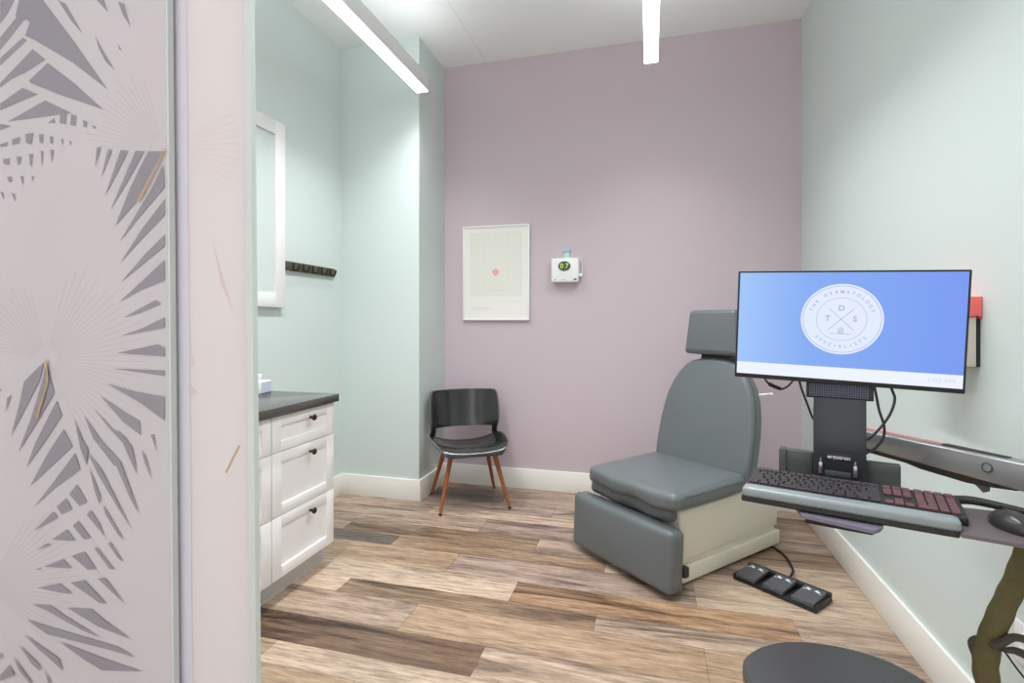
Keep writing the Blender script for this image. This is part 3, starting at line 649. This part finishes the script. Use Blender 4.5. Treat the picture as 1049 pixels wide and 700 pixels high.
# arm
A0, A1 = at_depth(884, 448.5, 1.62), at_depth(1047, 486, 1.2)
ax = (A1 - A0); AL = ax.length; axn = ax.normalized(); side = axn.cross(Vector((0, 0, 1))).normalized(); upv = side.cross(axn)
AMX = Matrix((( axn.x, side.x, upv.x, A0.x), (axn.y, side.y, upv.y, A0.y), (axn.z, side.z, upv.z, A0.z), (0, 0, 0, 1)))
WA = WSI @ AMX
# local: x along the arm, y to the right/near side, z up
b = N_()
prof = [(-.09, -.024), (AL + .05, -.036), (AL + .075, -.02), (AL + .075, .022), (AL + .06, .031), (-.09, .027)]
prism(b, prof, .05, WA @ T(0, -.025, 0), .006, 3); arm = obj('lift_arm', b, 'silver', ws, ang=45)
b = N_(); prism(b, [(-.09, -.036), (.16, -.040), (.20, -.046), (.32, -.050), (AL - .05, -.045), (AL, -.038), (AL, -.028), (-.09, -.02)], .044, WA @ T(0, -.022, 0), .003); obj('arm_underside', b, 'armdark', ws, ang=30)
b = N_(); prism(b, [(-.03, .0275), (.24, .0275), (.24, .0315), (-.03, .0315)], .011, WA @ T(0, -.022, 0)); obj('arm_red_glow', b, 'redglow', ws, smooth=False)  # strip paints the red glow reflected along the arm top
b = N_(); prism(b, [(.24, .026), (.40, .027), (.40, .033), (.25, .034)], .02, WA @ T(0, -.015, 0), .002); prism(b, [(.43, .027), (.47, .027), (.47, .034), (.44, .035)], .02, WA @ T(0, -.015, 0), .002); obj('arm_top_cover', b, 'armdark', ws)
bsx = AL - .055
SG = 1
b = N_(); lathe(b, [(.0125, 0), (.0125, .002), (.0095, .003), (.0095, .001)], WA @ T(bsx, .0255 * SG, .003) @ RX(-90 * SG), 24); obj('badge_ring', b, 'bluegrey', arm)
b = N_(); lathe(b, [(.0093, 0), (.0093, .0016)], WA @ T(bsx, .0255 * SG, .003) @ RX(-90 * SG), 24); obj('badge', b, 'silver', arm)
b = N_(); prism(b, [(AL - .11, -.046), (AL - .07, -.045), (AL - .072, -.062), (AL - .082, -.068), (AL - .09, -.060)], .012, WA @ T(0, -.006, 0), .002); obj('cable_tab', b, 'traymat', ws)
# joint and wall plate beyond the frame edge
J = AMX @ Vector((AL + .085, 0, -.02))
b = N_(); lathe(b, [(.034, -.09), (.036, -.085), (.036, .04), (.032, .046)], WSI @ T(*J), 24); obj('arm_pivot', b, 'silver', ws)
b = N_(); jl = wl(J + Vector((0, 0, -.06))); pw = wl((WR - .03, J.y - .02, J.z - .06)); tube(b, [jl, pw], .028, 16, 0); obj('extension_arm', b, 'silver', ws)
b = N_(); box(b, .02, .09, .26, WSI @ T(WR - .0105, J.y - .02, J.z - .06), .004); box(b, .03, .06, .1, WSI @ T(WR - .03, J.y - .02, J.z - .06), .006); obj('wall_plate', b, 'silver', ws)
# link from neck to arm
b = N_(); tube(b, [wl(A0 + axn * -.085), Vector((.0, .25, .95 + Zo))], .024, 14, 0); obj('neck_pivot', b, 'armdark', ws)

# ------------------------------------------------------------------ keyboard, rest, mouse
kb = thing('keyboard', 'black full-size keyboard with red glow painted on number pad on swing-arm tray', 'keyboard', mx=T(KX, KY, .874) @ RZ(KA) @ RX(4.4))
b = N_(); bx(b, -.226, .226, -.068, .068, -.011, .008, .004, 3); obj('keyboard_body', b, 'black', kb)
bk1, bk2 = N_(), N_(); p_ = .0194
def key(bm, x, y, w, h=1.0):
    box(bm, w * p_ - .0026, h * p_ - .0026, .006, T(x + w * p_ / 2, y + h * p_ / 2, .0095), .0012, 1)
rows = [[1.5] + [1] * 12 + [1.5], [1] * 13 + [2], [1.5] + [1] * 12 + [1.5], [1.75] + [1] * 11 + [2.25], [2.25] + [1] * 10 + [2.75], [1.25, 1.25, 1.25, 6.25, 1.25, 1.25, 1.25, 1.25]]
for r_, row in enumerate(rows):
    y = .064 - (r_ + 1) * p_ - (.004 if r_ else 0); x = -.2185
    for i, w in enumerate(row):
        key(bk1, x, y, w); x += w * p_
    x = -.2185 + 15.22 * p_
    nav = {0: 3, 1: 3, 2: 3, 3: 0, 4: 1, 5: 3}[r_]
    for i in range(nav): key(bk2, x + (i if nav == 3 else 1) * p_, y, 1)
    x = -.2185 + 18.44 * p_
    if r_ in (0, 1, 2): [key(bk2, x + i * p_, y, 1) for i in range(4)]
    elif r_ in (3, 4): [key(bk2, x + i * p_, y, 1) for i in range(4)]
    else: key(bk2, x, y, 2); key(bk2, x + 2 * p_, y, 1); key(bk2, x + 3 * p_, y, 1)
obj('keys', bk1, 'keys', kb, smooth=False); obj('number_pad_keys', bk2, 'keysglow', kb, smooth=False)
wr = thing('wrist_rest', 'pale blue-grey gel wrist rest in front of the keyboard', 'wrist rest', (KX - .0012, KY - .0038, .8541), KA)
b = N_(); cushion(b, .433, .044, .026, .009, (0, 0, .001), T(-.0085, -.089, .0135), 16); obj('gel_pad', b, 'rest', wr, ang=80)
b = N_(); bx(b, -.226, .209, -.111, -.069, -.0003, .003); obj('pad_base', b, 'black', wr)
ms = thing('mouse', 'black computer mouse on the plate right of the keyboard', 'mouse', (KM @ Vector((.302, -.025, 0))).to_tuple()[:2] + (.8585,), KA + 18)
b = N_(); bmesh.ops.create_uvsphere(b, u_segments=28, v_segments=16, radius=1)
for v in b.verts:
    x, y, z = v.co; z = max(z, -.25) if z < 0 else z
    k = 1 - .14 * (y - .1) ** 2
    v.co = (x * .033 * k, y * .055, (z + .25) * .030 * (1 - .12 * y))
obj('mouse_body', b, 'mouse', ms, ang=180)
b = N_(); lathe(b, [(.009, -.003), (.0095, 0), (.009, .003)], T(0, .028, .029) @ RY(90), 16); obj('scroll_wheel', b, 'blacktip', ms)

# ------------------------------------------------------------------ monitor
TL, TR, BR, BL = [Vector(v) for v in ((.257, 1.664, 1.460), (.791, 1.557, 1.440), (.782, 1.570, 1.120), (.248, 1.677, 1.141))]
ux = (TR - TL).normalized(); uz = (TL - BL); uz = (uz - ux * uz.dot(ux)).normalized(); uy = uz.cross(ux)
bc = (BL + BR) / 2
MM = Matrix(((ux.x, uy.x, uz.x, bc.x), (ux.y, uy.y, uz.y, bc.y), (ux.z, uy.z, uz.z, bc.z), (0, 0, 0, 1)))
mo = thing('monitor', 'thin black flat monitor showing a round clinic logo on blue', 'monitor', mx=MM)
b = N_(); bx(b, -.2725, .2725, 0, .03, 0, .320, .003); bx(b, -.14, .14, .028, .05, .06, .26, .008); obj('housing', b, 'black', mo)
sz0, sz1, sx0 = .013, .3145, .2665
b = N_(); poly(b, [(-sx0, -.0006, sz0), (sx0, -.0006, sz0), (sx0, -.0006, sz1), (-sx0, -.0006, sz1)]); sn = obj('screen', b, 'screen', mo, smooth=False)
b = N_(); poly(b, [(-sx0, -.0008, sz0), (sx0, -.0008, sz0), (sx0, -.0008, .048), (-sx0, -.0008, .048)]); obj('taskbar', b, 'bar', sn, smooth=False)
b = N_(); add_mesh(b, text_bm('1:02 PM', .018), T(.222, -.0011, .030) @ RX(90)); obj('taskbar_clock', b, 'bartext', sn, smooth=False)
b = N_(); add_mesh(b, text_bm('L', .014), T(-.238, -.0011, .032) @ RX(90)); obj('taskbar_icon', b, 'bartext', sn, smooth=False)
LX, LZ, LR = -.005, .184, .0985
def disc(bm, r, y, n=64):
    poly(bm, [(LX + r * math.cos(2 * math.pi * i / n), y, LZ + r * math.sin(2 * math.pi * i / n)) for i in range(n)])
def ring(bm, r0, r1, y, n=72):
    for i in range(n):
        a, c = 2 * math.pi * i / n, 2 * math.pi * (i + 1) / n
        poly(bm, [(LX + r * math.cos(q), y, LZ + r * math.sin(q)) for r, q in ((r0, a), (r1, a), (r1, c), (r0, c))])
b = N_(); disc(b, LR, -.0009); obj('logo_disc', b, 'logo_white', sn, smooth=False)
b = N_(); y_ = -.0012
ring(b, LR * .935, LR * .95, y_); ring(b, LR * .60, LR * .612, y_)
for a in (45, -45):
    r = math.radians(a); dx, dz = math.cos(r), math.sin(r); l = LR * .43; w = LR * .008
    poly(b, [(LX + dx * s * l - dz * w * q, y_, LZ + dz * s * l + dx * w * q) for s, q in ((-1, -1), (1, -1), (1, 1), (-1, 1))])
poly(b, [(LX - LR * .27, y_, LZ - LR * .42), (LX + LR * .27, y_, LZ - LR * .42), (LX + LR * .27, y_, LZ - LR * .405), (LX - LR * .27, y_, LZ - LR * .405)])
for ri, ro, cz in ((.055, .072, -.33), (.02, .035, -.34)):
    for i in range(20):
        a, c = 2 * math.pi * i / 20, 2 * math.pi * (i + 1) / 20
        poly(b, [(LX + LR * r * math.cos(q), y_, LZ + LR * (cz + r * 1.35 * math.sin(q))) for r, q in ((ri, a), (ro, a), (ro, c), (ri, c))])
for s_, px_, pz_ in (('D', 0, .31), ('T', -.33, .01), ('S', .33, .01)): add_mesh(b, text_bm(s_, LR * .21, .0005), T(LX + LR * px_, y_, LZ + LR * pz_) @ RX(90))
def arc(s, a0, a1, rad, flip, size):
    n = len(s)
    for i, c_ in enumerate(s):
        if c_ == ' ': continue
        a = a0 + (a1 - a0) * i / (n - 1); r = math.radians(a)
        rot = a - 90 if not flip else a + 90
        add_mesh(b, text_bm(c_, size, .0002), T(LX + LR * rad * math.cos(r), y_, LZ + LR * rad * math.sin(r)) @ RX(90) @ RZ(rot))
arc('THE DERMATOLOGY', 161, 19, .775, False, LR * .125)
arc('SPECIALISTS', 222, 318, .775, True, LR * .125)
obj('logo_lettering', b, 'logo_ink', sn, smooth=False)

# ------------------------------------------------------------------ cables
def cable(name, px_, Z, rad, label, extra=None, n=8):
    b = N_(); pts = [at_depth(p[0], p[1], Z(i)) for i, p in enumerate(px_)]
    tube(b, pts, rad, n); o = tag(obj(name, b, 'cord'), label, 'cable', 'loose cables hanging behind the monitor'); return o
c1 = cable('cable', [(776, 370), (783.5, 388), (789, 394), (798, 398.5), (805, 397), (812, 390), (822, 372)], lambda i: 1.66, .0034, 'short black cable loop drooping under the monitor\'s lower left edge')
b = N_(); tube(b, [at_depth(788, 393.5, 1.66), at_depth(792, 395.5, 1.66), at_depth(799, 398.3, 1.66)], .0062, 10); obj('cable_ferrite', b, 'blacktip', c1)
cable('cable', [(817, 384), (821, 398), (827, 414), (833, 429), (842, 440)], lambda i: 1.68, .0034, 'straight black cable slanting down to the left of neck column')
cable('cable', [(905, 380), (914, 400), (916.5, 410), (912, 424), (903, 437), (892, 448), (886, 451)], lambda i: 1.56 - .012 * i, .0038, 'long black cable loop bowing widest right of the neck column')
cable('cable', [(893, 385), (897, 402), (900.5, 420), (905.5, 436), (905, 448), (897, 459), (890, 463), (885, 466)], lambda i: 1.55 - .012 * i, .0038, 'black cable right of neck column curving back under the silver arm')

# ------------------------------------------------------------------ cable sleeve
sl = thing('cable_sleeve', 'thick olive fabric cable sleeve hanging below the mouse plate', 'cable sleeve', (.80, 1.46, 0), 0)
SLI = T(-.80, -1.46, 0)
P = [(.885, 1.44, .90), (.865, 1.472, .85)] + [tuple(at_depth(x, y, 1.2)) for x, y in ((1056, 545), (1050, 568), (1039.5, 597), (1027.5, 623), (1017, 648), (1009.8, 674), (1011, 697), (1018, 720))] + [(.83, 1.5, .25), (.92, 1.52, .12), (.965, 1.55, .10)]
b = N_(); tube(b, [SLI @ Vector(p) for p in P], lambda t: .0205 + .0008 * math.sin(t * 90) + .004 * max(0, math.sin((t - .2) * 4)), 14, 8); obj('sleeve_tube', b, 'sleeve', sl)
q = lambda *a: [SLI @ at_depth(x, y, z) for x, y, z in a]
b = N_(); tube(b, q((1016, 657, 1.22), (1004, 656.5, 1.22), (998, 660, 1.22), (1001, 670, 1.22), (1007, 686, 1.22)), lambda t: .0125, 10); obj('strap_loop', b, 'strap', sl)
b = N_(); tube(b, q((1016, 662, 1.165), (1026, 659, 1.165), (1037, 653.5, 1.165), (1049, 655, 1.165), (1062, 660, 1.165)), .0085, 10); tube(b, q((1018, 663, 1.165), (1030, 666, 1.165), (1040, 667, 1.165), (1052, 672, 1.165)), lambda t: .004 + .006 * t, 10); obj('strap_tail', b, 'strap', sl)
b = N_(); tube(b, q((1020, 662, 1.16), (1029, 668, 1.16), (1040, 683, 1.16), (1052, 698, 1.16), (1066, 714, 1.16)), .0022, 8); obj('tie_cord', b, 'cord', sl)

# ------------------------------------------------------------------ sharps container, outlet
sh = thing('sharps_container', 'wall-mounted box with coral red top and beige body behind monitor', 'sharps bin', (WR, 2.06, 1.165), 0)
b = N_(); bx(b, -.009, 0, -.127, .10, .0, .15); obj('shade_gap_bracket', b, 'armdark', sh)  # bracket plate made dark to paint the shadow behind the body
b = N_(); prism(b, [(-.125, 0), (-.115, .135), (-.010, .160), (-.010, 0)], .22, T(0, -.128, 0), .004, 2); obj('bin_body', b, 'beige', sh)
b = N_(); prism(b, [(-.117, .146), (-.117, .222), (-.001, .222), (-.001, .150), (-.010, .161)], .245, T(0, -.14, 0), .004, 2); obj('lid', b, 'red', sh)
ol = thing('wall_outlet', 'white outlet cover plate low on mint wall behind cable sleeve', 'outlet', (WR, 1.733, .412), 0)
b = N_(); bx(b, -.006, 0, -.037, .037, -.058, .058, .003); op = obj('cover_plate', b, 'white', ol)
for z in (-.02, .02):
    b = N_(); bx(b, -.008, -.005, -.016, .016, z - .013, z + .013, .002); obj('socket', b, 'trim', op)

# ------------------------------------------------------------------ world, camera, render look
w = bpy.data.worlds.new('world'); SC.world = w; w.use_nodes = True
bg = w.node_tree.nodes['Background']; bg.inputs[0].default_value = lin((250, 248, 248)); bg.inputs[1].default_value = 1.45
cam = bpy.data.cameras.new('camera'); co = bpy.data.objects.new('camera', cam); C.objects.link(co); SC.camera = co
cam.sensor_fit = 'HORIZONTAL'; cam.sensor_width = 36; cam.lens = 36 * FPX / 1049; cam.shift_y = -(350 - Y0) / 1049; cam.clip_start = .02
co.location = (0, 0, CH); co.rotation_euler = (math.pi / 2, 0, YAW)
SC.view_settings.view_transform = 'Standard'; SC.view_settings.look = 'None'; SC.view_settings.gamma = 1; SC.view_settings.use_curve_mapping = False
SC.view_settings.exposure = .2
try:
    SC.cycles.max_bounces = 10; SC.cycles.diffuse_bounces = 6; SC.cycles.sample_clamp_indirect = 6
except Exception: pass
